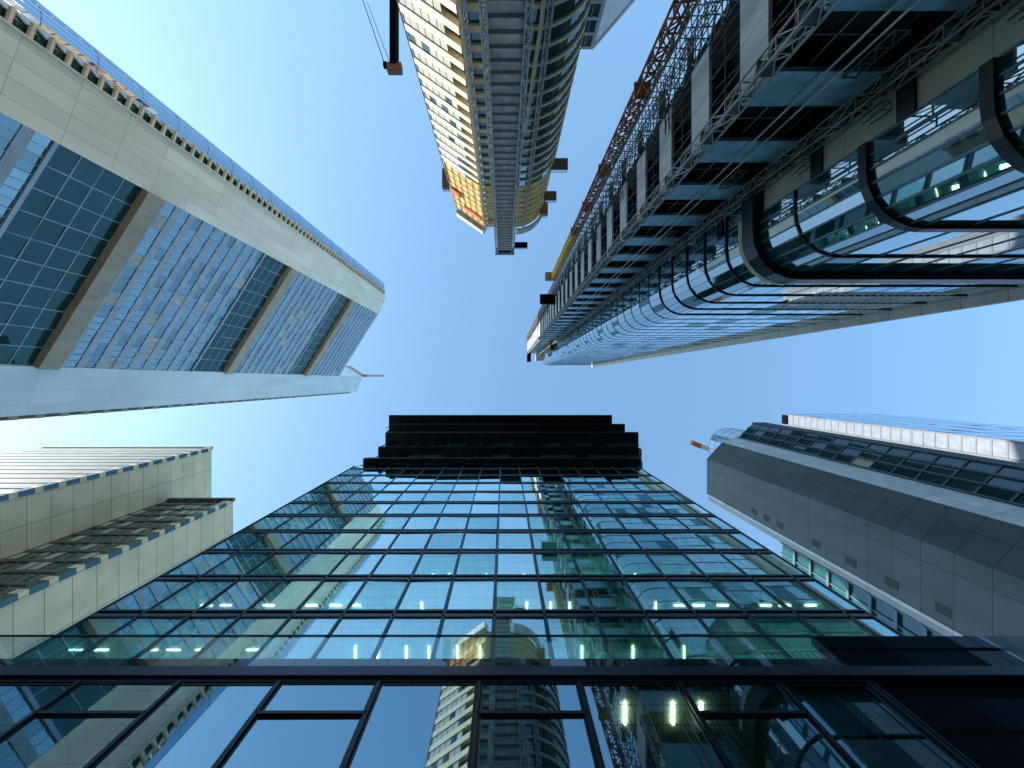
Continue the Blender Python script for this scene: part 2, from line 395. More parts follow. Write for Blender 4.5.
# stepped black storeys above: each slab reaches further over the street
tops = [  # soffit height, x0, x1, front y, recessed glass y
    (64.0, -23.5, 22.75, 13.0, 13.75), (68.3, -22.4, 24.0, 11.8, 13.1), (72.5, -22.4, 25.4, 9.8, 11.7),
    (76.8, -23.0, 24.2, 8.72, 10.2), (81.0, -24.3, 22.8, 7.3, 9.5)]
items = []; tf = MB()
for k, (h, x0, x1, yf, yg) in enumerate(tops):
    th = 1.1 if k < 4 else 1.6
    lg = MB().box(x0, x1, yf, D + 13, h, h + th).build('black_ledge', M['a_black'], bA)
    mb = MB()
    for j in range(4): mb.box(x0 + 0.02, x1 - 0.02, yf - 0.07, yf - 0.003, h + 0.06 + j * 0.26, h + 0.20 + j * 0.26)
    mb.build('louvre', M['a_dark'], lg)
    mb = MB()
    for j in range(22): mb.box(x0 + 0.3 + j * (x1 - x0 - .7) / 21, x0 + 0.36 + j * (x1 - x0 - .7) / 21, yf + 0.15, yf + 0.21, h + th, h + th + 1.0)
    mb.box(x0 + .2, x1 - .2, yf + 0.14, yf + 0.22, h + th + 1.0, h + th + 1.06)
    mb.build('railing', M['a_frame'], lg)
    mb = MB()
    for j in range(1, 16): mb.box(x0 + j * (x1 - x0) / 16 - .02, x0 + j * (x1 - x0) / 16 + .02, yf + .05, yg + .6, h - 0.03, h - 0.004)
    mb.build('soffit_joint', M['a_frame'], lg)
    w = Wall((0, yg), (1, yg)); lo = (tops[k - 1][0] + 1.1) if k else 63.2
    xs = [x0 + 0.4 + (x1 - x0 - 0.8) * i / 16 for i in range(17)]
    for i in range(16):
        items.append((w.quad(xs[i] + 0.06, xs[i + 1] - 0.06, lo, h, 0, 0.004), M['a_glass'] if random.random() < 0.5 else M['b_glass']))
        tf.box(xs[i] - 0.06, xs[i] + 0.06, yg - 0.05, yg + 0.1, lo, h)
    MB().box(x0 + 0.5, x1 - 0.5, yg + 0.6, D + 12, lo, h - 0.01).build('storey_core', M['a_inner'], bA)
tf.build('upper_frame', M['a_frame'], bA)
window_parts(bA, 'upper_window', items)
MB().box(XL + 0.2, XR - 0.2, D + 0.4, D + 13.5, 62.9, 63.9).build('roof_slab', M['a_black'], bA)
# podium with balustrade
PY = 9.1; PXL, PXB, PXR = -45.0, 10.96, 62.0
MB().box(PXL, PXB, PY + 0.12, D - 0.15, 11.95, 12.75).build('podium_slab', M['a_black'], bA)
MB().box(PXL, PXR, PY - 0.12, PY + 0.1, 11.73, 12.10).build('podium_fascia', M['a_fascia'], bA)
wP = Wall((0, PY), (1, PY))
pm = [-0.75 + BAY * k for k in range(-15, 4)] + [PXB]
for i in range(len(pm) - 1):
    MB().face(wP.quad(pm[i] + 0.008, pm[i + 1] - 0.008, 12.11, 13.70, -0.02, 0.0008)).build('balustrade_pane', M['a_rail'], bA)
MB().box(PXL, PXB, PY - 0.03, PY + 0.03, 13.70, 13.735).build('handrail', M['a_frame'], bA)
pf = MB(); items = []
for x in pm: pf.box(x - 0.055, x + 0.055, PY - 0.05, PY + 0.15, -CH, 11.6)
pf.box(PXL, PXB, PY - 0.02, PY + 0.2, 11.6, 11.725)
for i in range(len(pm) - 1):
    cut = [-CH + 0.3, 4.4, 11.6] if (i % 2 == 0) else [-CH + 0.3, 4.4, 10.5, 11.6]
    for a, b in zip(cut, cut[1:]):
        items.append((wP.quad(pm[i] + 0.08, pm[i + 1] - 0.08, a + 0.06, b - 0.02, -0.03, 0.0010), M['p_glass']))
        if a > 0: pf.box(pm[i], pm[i + 1], PY - 0.05, PY + 0.14, a - 0.04, a + 0.05)
pf.build('podium_frame', M['a_dark'], bA)
window_parts(bA, 'podium_window', items, frame=M['a_dark'])
MB().box(PXL, PXB, PY + 0.3, PY + 7, 11.62, 11.9).build('podium_ceiling', M['a_ceiling'], bA)
MB().box(PXL, PXB, PY + 6.5, PY + 6.9, -CH, 11.4).build('podium_back_wall', M['a_inner'], bA)
for x in (3.65, 5.1, 5.95):
    mb = MB()
    for j in range(6): mb.box(x - 0.04, x + 0.04, PY + 0.6 + j * 0.115, PY + 0.68 + j * 0.115, 11.56, 11.615)
    mb.build('ceiling_light', M['lamp'], bA)
MB().box(PXB, PXR, PY, PY + 5, -CH, 11.729).build('black_wall', M['a_black_glass'], bA)
MB().box(PXB, 16.85, PY, PY + 0.3, 12.101, 13.70).build('black_parapet', M['a_black_glass'], bA)
MB().box(16.87, PXR, PY, PY + 0.3, 12.101, 13.70).build('pale_parapet_panel', M['pale_panel'], bA)
bs = MB()
for x in (PXB + 0.2, 17.0, 23.0, 29.0, 35.0): bs.box(x - 0.02, x + 0.02, PY - 0.012, PY - 0.002, -CH, 11.7)
bs.build('wall_seam', M['a_frame'], bA)

# ------------------------------------------------------------------ L: tall tower on the left with sky gardens
k_ = 204 / 384
Q0 = (-164 * k_, -5 * k_); Q1 = (-125.3 * k_, -66.8 * k_); Q2 = (-118.3 * k_, -85.7 * k_); Q3 = (-170 * k_, 12.2 * k_)
bL = empty('sky_garden_tower', -75, -18, 'tall pale tower with beige beams between blue window blocks and a curved glass edge', 'skyscraper')
wL = Wall(Q0, Q1); nL = wL.n
def off(p, d): return (p[0] + nL.x * d, p[1] + nL.y * d)
MB().prism([off(Q0, -0.7), off(Q1, -0.7), off(Q1, -30), off(Q0, -30)], -CH, 203.5).build('tower_core', M['l_span'], bL)
MB().prism([Q1, Q2, off(Q2, -12), off(Q1, -12)], -CH, 205).build('upper_cladding', M['l_white'], bL)
MB().prism([Q0, Q3, off(Q3, -14), off(Q0, -14)], -CH, 236).build('lower_cladding', M['l_gloss'], bL)
blocks = [(-1.0, 18.6), (22.6, 57.0), (74.6, 106.5), (122.6, 155.5), (170.6, 203.5)]
gardens = [(57.5, 71.2, 74.6), (107.5, 119.2, 122.6), (156.5, 167.2, 170.6)]
items = []; fr = MB()
nb = 13; bw = wL.len / nb
for a, b in blocks:
    n = round((b - a) / 3.7); st = (b - a) / n; spn = MB()
    for k in range(n):
        z = a + k * st
        wL.box(spn, 0, wL.len, z, z + 1.5, -0.7, -0.05)
        for i in range(nb):
            r = random.random()
            for q in range(2):
                s0 = i * bw + q * bw / 2
                items.append((wL.quad(s0 + 0.07, s0 + bw / 2 - 0.07, z + 1.52, z + st - 0.02, -0.20, 0.010), M['l_glass'] if r < 0.62 else M['l_pane'] if r < 0.95 else M['blind_glint']))  # the few pale panes put broken bright reflections into the colour
    spn.build('spandrel_panel', M['l_span'], bL)
    for i in range(nb * 2 + 1): wL.box(fr, i * bw / 2 - 0.06, i * bw / 2 + 0.06, a, b, -0.3, -0.02 if i % 2 == 0 else -0.09)
for a, b, c in gardens:
    gb = 10; gw = wL.len / gb; rows = 4; st = (b - a) / rows
    for i in range(gb):
        for k in range(rows):
            items.append((wL.quad(i * gw + 0.06, (i + 1) * gw - 0.06, a + k * st + 0.06, a + (k + 1) * st - 0.06, -0.46, 0.012), M['l_garden']))
    for i in range(gb + 1): wL.box(fr, i * gw - 0.08, i * gw + 0.08, a, b, -0.65, -0.42)
    for k in range(rows + 1): wL.box(fr, 0, wL.len, a + k * st - 0.08, a + k * st + 0.08, -0.65, -0.40)
    mb = MB(); wL.box(mb, 0, wL.len, b, c, -0.7, 0.9); mb.build('beige_beam', M['l_beige'], bL)
    mb = MB(); wL.box(mb, 0, wL.len, a - 0.7, a - 0.1, -0.7, 0.15); mb.build('garden_sill', M['l_mull'], bL)
mb = MB(); wL.box(mb, 0, wL.len, 18.6, 22.6, -0.7, 0.9); mb.build('beige_beam', M['l_beige'], bL)
fr.build('mullion_grid', M['l_mull'], bL)
window_parts(bL, 'window', items)
# curved blue glass edge with white brackets in the slot beside the cladding
cc = Vector((-66.5, -49.75)); rr = 3.35
mb = MB(); n = 28
pts = [(cc.x + rr * math.cos(2 * math.pi * i / n), cc.y + rr * math.sin(2 * math.pi * i / n)) for i in range(n)]
mb.prism(pts, -CH, 203).build('curved_glass', M['l_round'], bL)
mb = MB()
for i in range(n): mb.bar((*[cc.x + (rr + .04) * math.cos(2 * math.pi * i / n), cc.y + (rr + .04) * math.sin(2 * math.pi * i / n)], -CH), (*[cc.x + (rr + .04) * math.cos(2 * math.pi * i / n), cc.y + (rr + .04) * math.sin(2 * math.pi * i / n)], 203), 0.10)
mb.build('glass_fin', M['l_round'], bL)
mb = MB()
z = 8
while z < 203:
    p2 = [(cc.x + (rr + .05) * math.cos(2 * math.pi * i / n), cc.y + (rr + .05) * math.sin(2 * math.pi * i / n)) for i in range(n)]
    mb.prism(p2, z, z + 0.12); z += 7.4
mb.build('glass_ring', M['l_mull'], bL)
wS = Wall(Q1, Q2)
for k in range(88):
    z = 9 + 2.2 * k
    mb = MB(); ln = wS.len
    mb.bar(wS.p(ln - 0.1, z, 0.05), wS.p(ln + 1.9, z, 0.0), 0.55, 0.4)
    mb.bar(wS.p(ln + 1.9, z, 0.0), wS.p(ln + 1.3, z + 1.7, -0.1), 0.25)
    mb.build('bracket', M['b_white'], bL)
    if k > 99: break
mb = MB(); wS.box(mb, wS.len - 0.35, wS.len - 0.1, -CH, 204, 0.02, 0.5); mb.build('slot_rail', M['b_white'], bL)
mb = MB(); wS.box(mb, wS.len, wS.len + 1.4, -CH, 203, -2.5, -0.5); mb.build('slot_back', M['l_garden'], bL)
wS2 = Wall(Q0, Q3)
mb = MB(); wS2.box(mb, wS2.len, wS2.len + 1.0, -CH, 228, -4, -0.6); mb.build('slot_back', M['bl_grey'], bL)
for k in range(0, 50):
    z = 20 + 4.2 * k
    mb = MB(); wS2.box(mb, wS2.len, wS2.len + 1.05, z, z + 1.6, -3, -0.55); mb.build('slot_panel', M['l_beige'], bL)
# crown of the taller corner
mb = MB(); mb.prism([off(Q0, -4), off(Q3, -4), off(Q3, -13), off(Q0, -13)], 236, 246)
mb.build('roof_crown', M['l_beige'], bL)

tc = empty('tower_crane', -92, -4, 'tiny red and white crane jib on the crown of the tall left tower', 'crane')
mb = MB()
lattice(mb, -92, -3.5, 1.2, 1.2, 246, 256, 2, 0.25); mb.build('mast', M['red'], tc)
mb = MB()
for k in range(6):
    x = -92 + 2.0 * k
    for (y, z) in ((-4, 256), (-3, 256), (-3.5, 257)): mb.bar((x, y, z), (x + 2.0, y, z), 0.3)
    mb.bar((x, -4, 256), (x + 1, -3.5, 257), 0.2); mb.bar((x + 1, -3.5, 257), (x + 2, -3, 256), 0.2); mb.bar((x, -4, 256), (x + 2, -3, 256), 0.2)
mb.build('jib', M['orange'], tc)

# ------------------------------------------------------------------ BL: two stepped beige towers at lower left
bB = empty('banded_tower', -107, 40, 'beige clad tower with a bright white banded face, farther of the two at lower left', 'office tower')
MB().prism([(-83, 19.2), (-83, 62), (-131, 62), (-131, 19.2)], -CH, 109).build('body', M['bl_beige'], bB)
w = Wall((-131, 19.2), (-83, 19.2)); items = []; mb = MB()
for k in range(30):
    z = 109 - 5.2 - 3.6 * k
    if z < -1: break
    w.box(mb, 0, 46.5, z, z + 2.9, 0.0, 0.30)
    for i in range(24): items.append((w.quad(i * 1.94, i * 1.94 + 1.9, z + 2.92, z + 3.58, 0.03, 0.006), M['l_glass']))
w.box(mb, 0, 46.5, 109 - 1.2, 109, 0, 0.25)
mb.build('white_band', M['bl_white'], bB); window_parts(bB, 'window', items)
mb = MB(); w.box(mb, 0, 48.0, 108.9, 109.6, -0.3, 0.5); w.box(mb, 0, 47.9, 105.9, 107.7, 0.02, 0.2); mb.build('parapet', M['l_beige'], bB)
def corner_bays(root, x, y, top, step, wd):
    n = 0; z = top - 7
    while z > 6 and n < 28:
        MB().box(x - 1.2, x + 0.25, y - 0.35, y + wd, z, z + 2.35).build('corner_window', M['br_glass'], root)
        MB().box(x - 1.3, x + 0.28, y - 0.4, y + wd + .05, z + 2.35, z + step - 0.05).build('corner_panel', M['bl_beige'], root)
        z -= step; n += 1
corner_bays(bB, -83, 19.2, 112, 3.6, 0.6)
bF = empty('ribbed_tower', -85, 45, 'beige tower with a dark ribbed window face, nearer of the two at lower left', 'office tower')
MB().prism([(-67, 29.6), (-67, 62), (-82.95, 62), (-82.95, 29.6)], -CH, 95).build('body', M['bl_beige'], bF)
w = Wall((-82.95, 29.6), (-67, 29.6)); items = []; mb = MB(); mb2 = MB()
for k in range(27):
    z = 95 - 3.6 - 3.6 * k
    if z < -1: break
    w.box(mb, 0, 15.8, z, z + 0.9, 0.0, 0.22)
    for i in range(8):
        items.append((w.quad(i * 1.97 + 0.1, i * 1.97 + 1.87, z + 0.9, z + 3.6, 0.04, 0.012), M['bl_glass'] if random.random() < .7 else M['blind_glint']))
for i in range(9): w.box(mb2, i * 1.97 - 0.07, i * 1.97 + 0.07, 0, 94.5, 0.0, 0.15)
mb.build('ledge', M['bl_grey'], bF); mb2.build('rib', M['bl_grey'], bF); window_parts(bF, 'window', items)
mb = MB(); w.box(mb, 0, 16.1, 94.6, 95.5, -0.2, 0.6); mb.build('parapet', M['bl_grey'], bF)
corner_bays(bF, -67, 29.6, 97, 3.6, 0.55)
for b, x, y0 in ((bB, -83, 33), (bF, -67, 35.4)):
    pass

# ------------------------------------------------------------------ B: tower under construction at the top
bT = empty('unfinished_tower', 0, -52, 'half clad tower with cream stepped balconies on its left and a rounded glass corner', 'skyscraper')
Pm = (-5.5, -44.0); Pl = (-13.8, -49.8)
cx, cyy, RB = 3.5, -52.0, 8.0
arc = [(cx + RB * math.sin(R(a)), cyy + RB * math.cos(R(a))) for a in range(0, 91, 10)]
def shrink(d):
    w_ = Wall(Pm, Pl)
    return [(Pl[0] - w_.n.x * d + 0.2, Pl[1] - w_.n.y * d), (Pm[0] + 0.3, Pm[1] - d)] + [(cx + (RB - d) * math.sin(R(a)), cyy + (RB - d) * math.cos(R(a))) for a in range(0, 91, 10)] + [(cx + RB - d, -72), (-10, -72)]
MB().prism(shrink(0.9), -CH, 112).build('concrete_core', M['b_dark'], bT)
ST = 2.8; NF = 33
items = []; wW = Wall(Pm, Pl); wF = Wall(Pm, (cx, -44.0))
full = [Pl, Pm] + arc + [(cx + RB, -72), (-10, -72)]
for k in range(40):
    z = k * ST
    if z > 113: break
    mb = MB(); mb.prism([(p[0], p[1]) for p in full], z, z + 0.35)
    mb.build('floor_slab', M['b_band'] if z < 84 else M['b_yellow'] if k % 3 else M['b_beige'], bT)
for k in range(NF + 8):
    z = k * ST; band = MB(); rings = MB(); fac = MB(); yel = [MB(), MB(), MB(), MB()]
    if z < 86:
        # cream spandrels of the left face, proud of the slab; dark gaps towards the corner
        wW.box(band, 0.0, wW.len, z - 0.1, z + 1.05, -0.4, 0.25)
        for i in range(6):
            s0 = 2.6 + i * (wW.len - 2.6) / 6; s1 = s0 + (wW.len - 2.6) / 6
            items.append((wW.quad(s0, s1 - .12, z + 1.05, z + 2.7, 0.10, 0.006), M['b_pane'] if random.random() < .85 else M['l_glass']))
        items.append((wW.quad(0.1, 2.5, z + 1.05, z + 2.7, -0.6, 0.01), M['bl_glass']))
        # front strip left of the hoist
        wF.box(fac, 0, 3.3, z - 0.1, z + 0.9, -0.5, 0.05); wF.box(fac, 0, 0.7, z + .9, z + 2.7, -0.5, 0.0); wF.box(fac, 2.5, 3.3, z + .9, z + 2.7, -0.5, 0.0)
        items.append((wF.quad(0.7, 2.5, z + 0.9, z + 2.7, -0.3, 0.01), M['b_glass']))
        items.append((wF.quad(7.9, 9.0, z + 0.4, z + 2.7, -0.3, 0.01), M['b_glass']))
        # curved corner: pale balcony bands and green glass between
        for a in range(0, 90, 10):
            a0, a1 = R(a), R(a + 10)
            def pt(r_, an, zz): return Vector((cx + r_ * math.sin(an), cyy + r_ * math.cos(an), zz))
            rings.box8([pt(RB - .3, a0, z - .15), pt(RB + .28, a0, z - .15), pt(RB + .28, a1, z - .15), pt(RB - .3, a1, z - .15),
                        pt(RB - .3, a0, z + .36), pt(RB + .28, a0, z + .36), pt(RB + .28, a1, z + .36), pt(RB - .3, a1, z + .36)])
            if a < 90:
                q = [pt(RB - .05, a0, z + .36), pt(RB - .05, a0, z + 2.65), pt(RB - .05, a1, z + 2.65), pt(RB - .05, a1, z + .36)]
                n_ = (q[1] - q[0]).cross(q[3] - q[0])
                if n_.x * math.sin(a0) + n_.y * math.cos(a0) < 0: q = q[::-1]
                items.append((q, M['b_glass'] if z < 78 or a % 20 else M['l_glass']))
    elif z < 110:
        if z < 109:
            wF.box(yel[0], 0, 3.2, z + .35, z + 2.5, -0.5, -0.02); wF.box(yel[1], 7.6, 9.0, z + .35, z + 2.5, -0.5, -0.02)
            wW.box(yel[2], 0.2, wW.len, z + 0.35, z + 2.3, -0.6, -0.02)
            for a in range(0, 90, 10):
                a0, a1 = R(a), R(a + 10)
                yel[3].box8([pt(RB - .4, a0, z + .35), pt(RB - .05, a0, z + .35), pt(RB - .05, a1, z + .35), pt(RB - .4, a1, z + .35),
                          pt(RB - .4, a0, z + 2.5), pt(RB - .05, a0, z + 2.5), pt(RB - .05, a1, z + 2.0), pt(RB - .4, a1, z + 2.5)])
        for i in range(6): MB().bar(wW.p(0.3 + i * 1.9, z + .36, 0.1), wW.p(0.3 + i * 1.9, z + 2.9, 0.1), 0.12).build('guard_post', M['red'], bT)
    for mb_, nm, mt in ((band, 'balcony_band', 'b_white'), (rings, 'curved_band', 'b_band'), (fac, 'concrete_facade', 'b_beige'), *[(y_, 'formwork', 'b_yellow') for y_ in yel]):
        if mb_.v: mb_.build(nm, M[mt], bT)
window_parts(bT, 'window', items)
nt_ = MB(); wW.box(nt_, 0.5, wW.len, 112.3, 115, -1.2, 0.6); nt_.build('edge_screen', M['c_white'], bT)
rn = MB()
for a in range(0, 90, 10):
    a0, a1 = R(a), R(a + 10)
    rn.box8([pt(RB + .1, a0, 110.5), pt(RB + .5, a0, 110.5), pt(RB + .5, a1, 110.5), pt(RB + .1, a1, 110.5), pt(RB + .1, a0, 114), pt(RB + .5, a0, 114), pt(RB + .5, a1, 114), pt(RB + .1, a1, 114)])
rn.build('curved_screen', M['c_white'], bT)
mb = MB(); wF.box(mb, 1.0, 3.0, 104.3, 107.0, 0.0, 0.3); wF.box(mb, 7.9, 8.8, 104.3, 106.5, 0.0, 0.2); wW.box(mb, 7.0, 9.6, 97.5, 100.2, 0.0, 0.5); wW.box(mb, 1.0, 6.5, 104.2, 106.4, 0.0, 0.3)
mb.build('orange_netting', M['orange'], bT)
mb = MB()
for z in range(30, 96, 3): mb.bar(wW.p(wW.len + .05, z, .2), wW.p(wW.len + .05, z + 3, .2), 0.18)
mb.build('edge_guard', M['orange'], bT)

# hoist tower in front of it: two lattice masts, landings, sheeted bays
ht = empty('hoist_tower', 0.3, -40.5, 'tall scaffold hoist shaft with blue grey landings up the middle of the unfinished tower', 'hoist tower')
mb = MB(); lattice(mb, -2.2, -40.5, 0.7, 1.4, -CH, 119, 2.0, 0.10); lattice(mb, 2.7, -40.5, 0.7, 1.4, -CH, 119, 2.0, 0.10); mb.build('mast', M['steel'], ht)
for k in range(60):
    z = 3 + 1.95 * k
    MB().box(-1.85, 2.35, -42.5, -40.3, z, z + 0.14).build('landing', M['b_sheet'], ht)
    MB().box(-1.85, 2.35, -40.2, -40.12, z + 0.05, z + 0.45).build('guard_rail', M['steel_dark'], ht)
mb = MB()
for k in range(60):
    z = 3 + 1.95 * k
    mb.box(-1.85, 2.35, -42.4, -42.3, z + 0.14, z + 1.9)
mb.build('sheeting', M['b_sheet'], ht)
MB().box(-2.7, 3.2, -41.3, -39.7, 119, 121).build('head_frame', M['steel_dark'], ht)
ms = empty('scaffold_mast', -4.4, -42.8, 'thin galvanised lattice mast left of the hoist shaft', 'mast')
mb = MB(); lattice(mb, -4.6, -43.0, 0.6, 0.6, -CH, 108, 1.4, 0.07); mb.build('lattice_frame', M['steel'], ms)
ms2 = empty('scaffold_mast', 5.0, -42.9, 'thin galvanised lattice mast between hoist shaft and rounded glass corner', 'mast')
mb = MB(); lattice(mb, 5.4, -43.2, 0.6, 0.6, -CH, 109, 1.4, 0.07); mb.build('lattice_frame', M['steel'], ms2)
ch = empty('rubble_chute', 4.2, -43.2, 'pale bent rubble chute right of the hoist shaft', 'chute')
MB().tube([(4.5, -43.0, 10), (4.5, -43.0, 47), (4.2, -43.0, 52), (3.9, -43.1, 60), (3.7, -43.3, 66)], 0.28, 10).build('pipe', M['b_band'], ch)

def deck(name, label, b, mat, group=None, rails=True):
    r = empty(name, (b[0] + b[1]) / 2, (b[2] + b[3]) / 2, label, 'platform', group)
    MB().box(*b).build('deck', mat, r)
    if rails:
        mb = MB()
        for x in (b[0] + .08, b[1] - .08):
            for y in (b[2] + .08, b[3] - .08): mb.bar((x, y, b[5]), (x, y, b[5] + 1.1), 0.08)
        for z in (0.55, 1.1):
            for y in (b[2] + .08, b[3] - .08): mb.bar((b[0], y, b[5] + z), (b[1], y, b[5] + z), 0.07)
        mb.build('railing', M['steel_dark'], r)
    return r
GD = 'loading platforms on the unfinished tower'
def at(x, y, z): return ((x - 504) / 384 * z, (y - 381) / 384 * z)
def deck_at(label, x0, y0, x1, y1, z, th, mat, group):
    a, b = at(x0, y0, z), at(x1, y1, z)
    return deck('loading_platform', label, (a[0], b[0], a[1], b[1], z, z + th), mat, group)
deck_at('grey loading platform sticking out of the rounded glass corner, lowest on that side', 548, 158, 568, 169, 88, 0.5, M['bl_grey'], GD)
deck_at('small grey loading platform just under the red one on the unfinished tower', 544, 191, 556.5, 200, 99, 0.5, M['bl_grey'], GD)
deck_at('red loading platform near the top of the rounded corner', 540, 202, 548, 214, 106, 1.5, M['red'], GD)
deck_at('black loading platform beside the head of the hoist shaft', 514, 242, 527.5, 247.5, 116, 0.5, M['black'], GD)
deck_at('black equipment platform on the outer left edge of the unfinished tower', 442, 168, 449, 187, 100, 1.5, M['steel_dark'], GD)

# dark crane jib hanging into the view at the top
cr = empty('mobile_crane', -19.5, -82, 'black crane jib with a brown tip and two thin cables in front of the sky', 'crane')
MB().box(-20.5, -18.5, -83, -81, -CH, 70).build('mast', M['black'], cr)
mb = MB(); mb.bar((-20.3, -84, 71), (-20.0, -57.3, 70), 1.3, 1.6); mb.build('jib', M['black'], cr)
mb = MB(); mb.box(-21.2, -18.6, -57.6, -56.2, 69.3, 70.6); mb.build('jib_head', M['brown'], cr)
mb = MB(); mb.box(-21.9, -21.2, -57.8, -57.0, 69.4, 70.2); mb.build('pulley', M['black'], cr)
mb = MB(); mb.tube([(-21.6, -57.4, 69.8), (-26.5, -71.5, 71.5)], 0.07, 6); mb.tube([(-21.0, -58.5, 70.2), (-26.0, -72.0, 73)], 0.05, 6); mb.build('cable', M['black'], cr)

# tower behind at the top
b2 = empty('grey_tower', 24, -95, 'pale grey tower top with rows of green windows behind the unfinished tower', 'office tower')
wv = Vector((0.65, -0.76)); pT = Vector((24.1, -90))
MB().prism([(4, -90.2), (24.0, -90.2), (24 + wv.x * 34, -90.2 + wv.y * 34), (4, -125)], -CH, 104).build('body', M['b2_white'], b2)
w = Wall((4, -90.2), (24.0, -90.2)); mb = MB(); items = []
for k in range(24):
    z = 104 - 4.2 - 4.2 * k
    if z < 0: break
    w.box(mb, 0, 20, z + 3.4, z + 4.2, 0, 0.4)
    for i in range(10): items.append((w.quad(i * 1.95 + .05, i * 1.95 + 1.9, z, z + 3.4, 0.1, .008), M['b_glass']))
w.box(mb, 19.3, 20.1, 0, 104, 0, 0.5)
for i in range(10): w.box(mb, i * 1.95 - .06, i * 1.95 + .06, 0, 104, 0, .2)
mb.build('facade_frame', M['b2_grey'], b2); window_parts(b2, 'window', items)
w = Wall((24.0, -90.2), (24 + wv.x * 34, -90.2 + wv.y * 34)); items = []
for k in range(10): 
    for i in range(3): items.append((w.quad(4 + i * 9, 7.5 + i * 9, 90 - 8.4 * k, 92.4 - 8.4 * k, 0.03), M['bl_glass']))
window_parts(b2, 'side_window', items)
mb = MB(); w.box(mb, 0, 34, 103.2, 104.4, 0, .3); mb.build('cornice', M['b2_grey'], b2)

# ------------------------------------------------------------------ C: scaffolded tower with the round glass corner, top right
bC = empty('round_corner_tower', 35, -18, 'dark glass tower with a rounded glass corner and open scaffolded bays', 'skyscraper')
HT = 262
MB().prism([(17.6, -20.4), (17.6, -26), (17.6, -29.5), (58, -40), (58, -20.4)], -CH, HT).build('concrete_core', M['c_dark'], bC)
P = 6.65
for k in range(40):                               # every bay storey: slab, white sheet on the left face, blue slab on the street face
    z = 3.0 + P * k
    if z > HT - 3: break
    w3 = Wall((15.8, -18.5), (15.8, -26)); w5 = Wall((15.8, -18.5), (23.2, -18.5))
    mb = MB(); w3.box(mb, 0.15, 7.4, z, z + 2.75, -0.25, 0.0); mb.build('white_sheet', M['c_white'], bC)
    mb = MB(); w5.box(mb, 0.2, 7.2, z, z + 2.9, -0.3, 0.0); mb.build('blue_panel', M['c_blue'], bC)
for k in range(40):
    z = 3.0 + P * k; mb = MB(); mb2 = MB()
    if z > HT - 3: break
    mb.box(15.9, 58, -26, -18.6, z + 2.4, z + 2.74)
    for i in range(6): mb2.bar((16.2, -19 - i * 1.25, z + 2.75), (16.2, -19 - i * 1.25 - 0.9, z + P), 0.07)
    for i in range(4):
        mb2.bar((15.9, -19 - i * 2, z + 2.75), (15.9, -19 - i * 2, z + P), 0.09)
        mb2.bar((16.6 + i * 1.6, -18.9, z + 2.9), (16.6 + i * 1.6, -18.9, z + P), 0.08)
    mb2.bar((15.9, -18.6, z + 4.6), (15.9, -26, z + 4.6), 0.08); mb2.bar((15.9, -18.9, z + 4.6), (23, -18.9, z + 4.6), 0.08)
    mb.build('floor_deck', M['c_dark'], bC); mb2.build('bay_props', M['steel_dark'], bC)
# twin riser pipes on the open bays
for x in (19.0, 19.9):
    MB().tube([(x, -18.25, 2), (x, -18.25, 200)], 0.06, 6).build('riser_pipe', M['steel'], bC)
# glass volume
Y0 = -10.0; XA = 23.4; XE = 55.0; RC = 3.5
def plan(d, ys=-15.3):
    """outline of the glazed volume, d metres outside the glass: left face, rounded corner, street face"""
    pts = [(XA - d, ys), (XA - d, -14.4), (XA - d, Y0 - RC)]
    for a in range(15, 91, 15): pts.append((XA + RC - (RC + d) * math.cos(R(a)), Y0 - RC + (RC + d) * math.sin(R(a))))
    x = XA + RC
    while x < XE - 1.5: x += 3.0; pts.append((min(x, XE), Y0 + d))
    return pts
pl = plan(0); pl_up = plan(0, -17.3)
back = [(XE, -30), (XA, -30)]
MB().prism(plan(-0.4, -17) + [(XE, -24), (XA + .4, -24)], -CH, 239).build('glass_core', M['c_dark'], bC)
lev = [0.2, 6.0, 12.0, 18.4, 24.8, 30.8, 36.0] + [36.0 + 4.35 * k for k in range(1, 48)]
lev = [h for h in lev if h <= 240.5]
items = []; mv = MB()
for k in range(len(lev) - 1):
    z0, z1 = lev[k], lev[k + 1]
    for i in range(len(pl) - 1):
        w = Wall(*(pl[i:i + 2] if z0 < 36 else pl_up[i:i + 2]))
        cut = [z0 + .2, z1 - .12]
        items.append((w.quad(0.03, w.len - 0.03, cut[0], cut[1], 0, 0.0014 if i > 6 else 0.003), M['c_glass'] if random.random() < .93 else M['l_garden']))
for i, p in enumerate(pl): mv.bar((p[0], p[1], 0), (p[0], p[1], 36), 0.13); mv.bar((p[0], p[1], 36), (p[0], p[1], 240), 0.05)
mv.build('glass_mullion', M['steel_dark'] if False else M['br_frame'], bC)
def seen_c(q): return q[0].y < -9.9 or True
window_parts(bC, 'window', items, seen=seen_c)
for k, h in enumerate(lev):
    big = h in (12.0, 24.8, 18.4); huge = h == 36.0
    d = 0.75 if huge else 0.28 if big else 0.14 if h < 60 else 0.06
    t0, t1 = (h - 1.0, h + 0.55) if huge else (h - 0.25, h + 0.30) if big else (h - 0.07, h + 0.10)
    mb = MB(); o = plan(d, -15.3 if h < 36 else -17.3); n = plan(-0.3, -15.3 if h < 36 else -17.3)
    for i in range(len(o) - 1):
        mb.box8([(*n[i], t0), (*o[i], t0), (*o[i + 1], t0), (*n[i + 1], t0), (*n[i], t1), (*o[i], t1), (*o[i + 1], t1), (*n[i + 1], t1)])
    mb.build('floor_ring', M['c_ring'], bC)
mb = MB(); o = plan(0.78); n = plan(0.4)
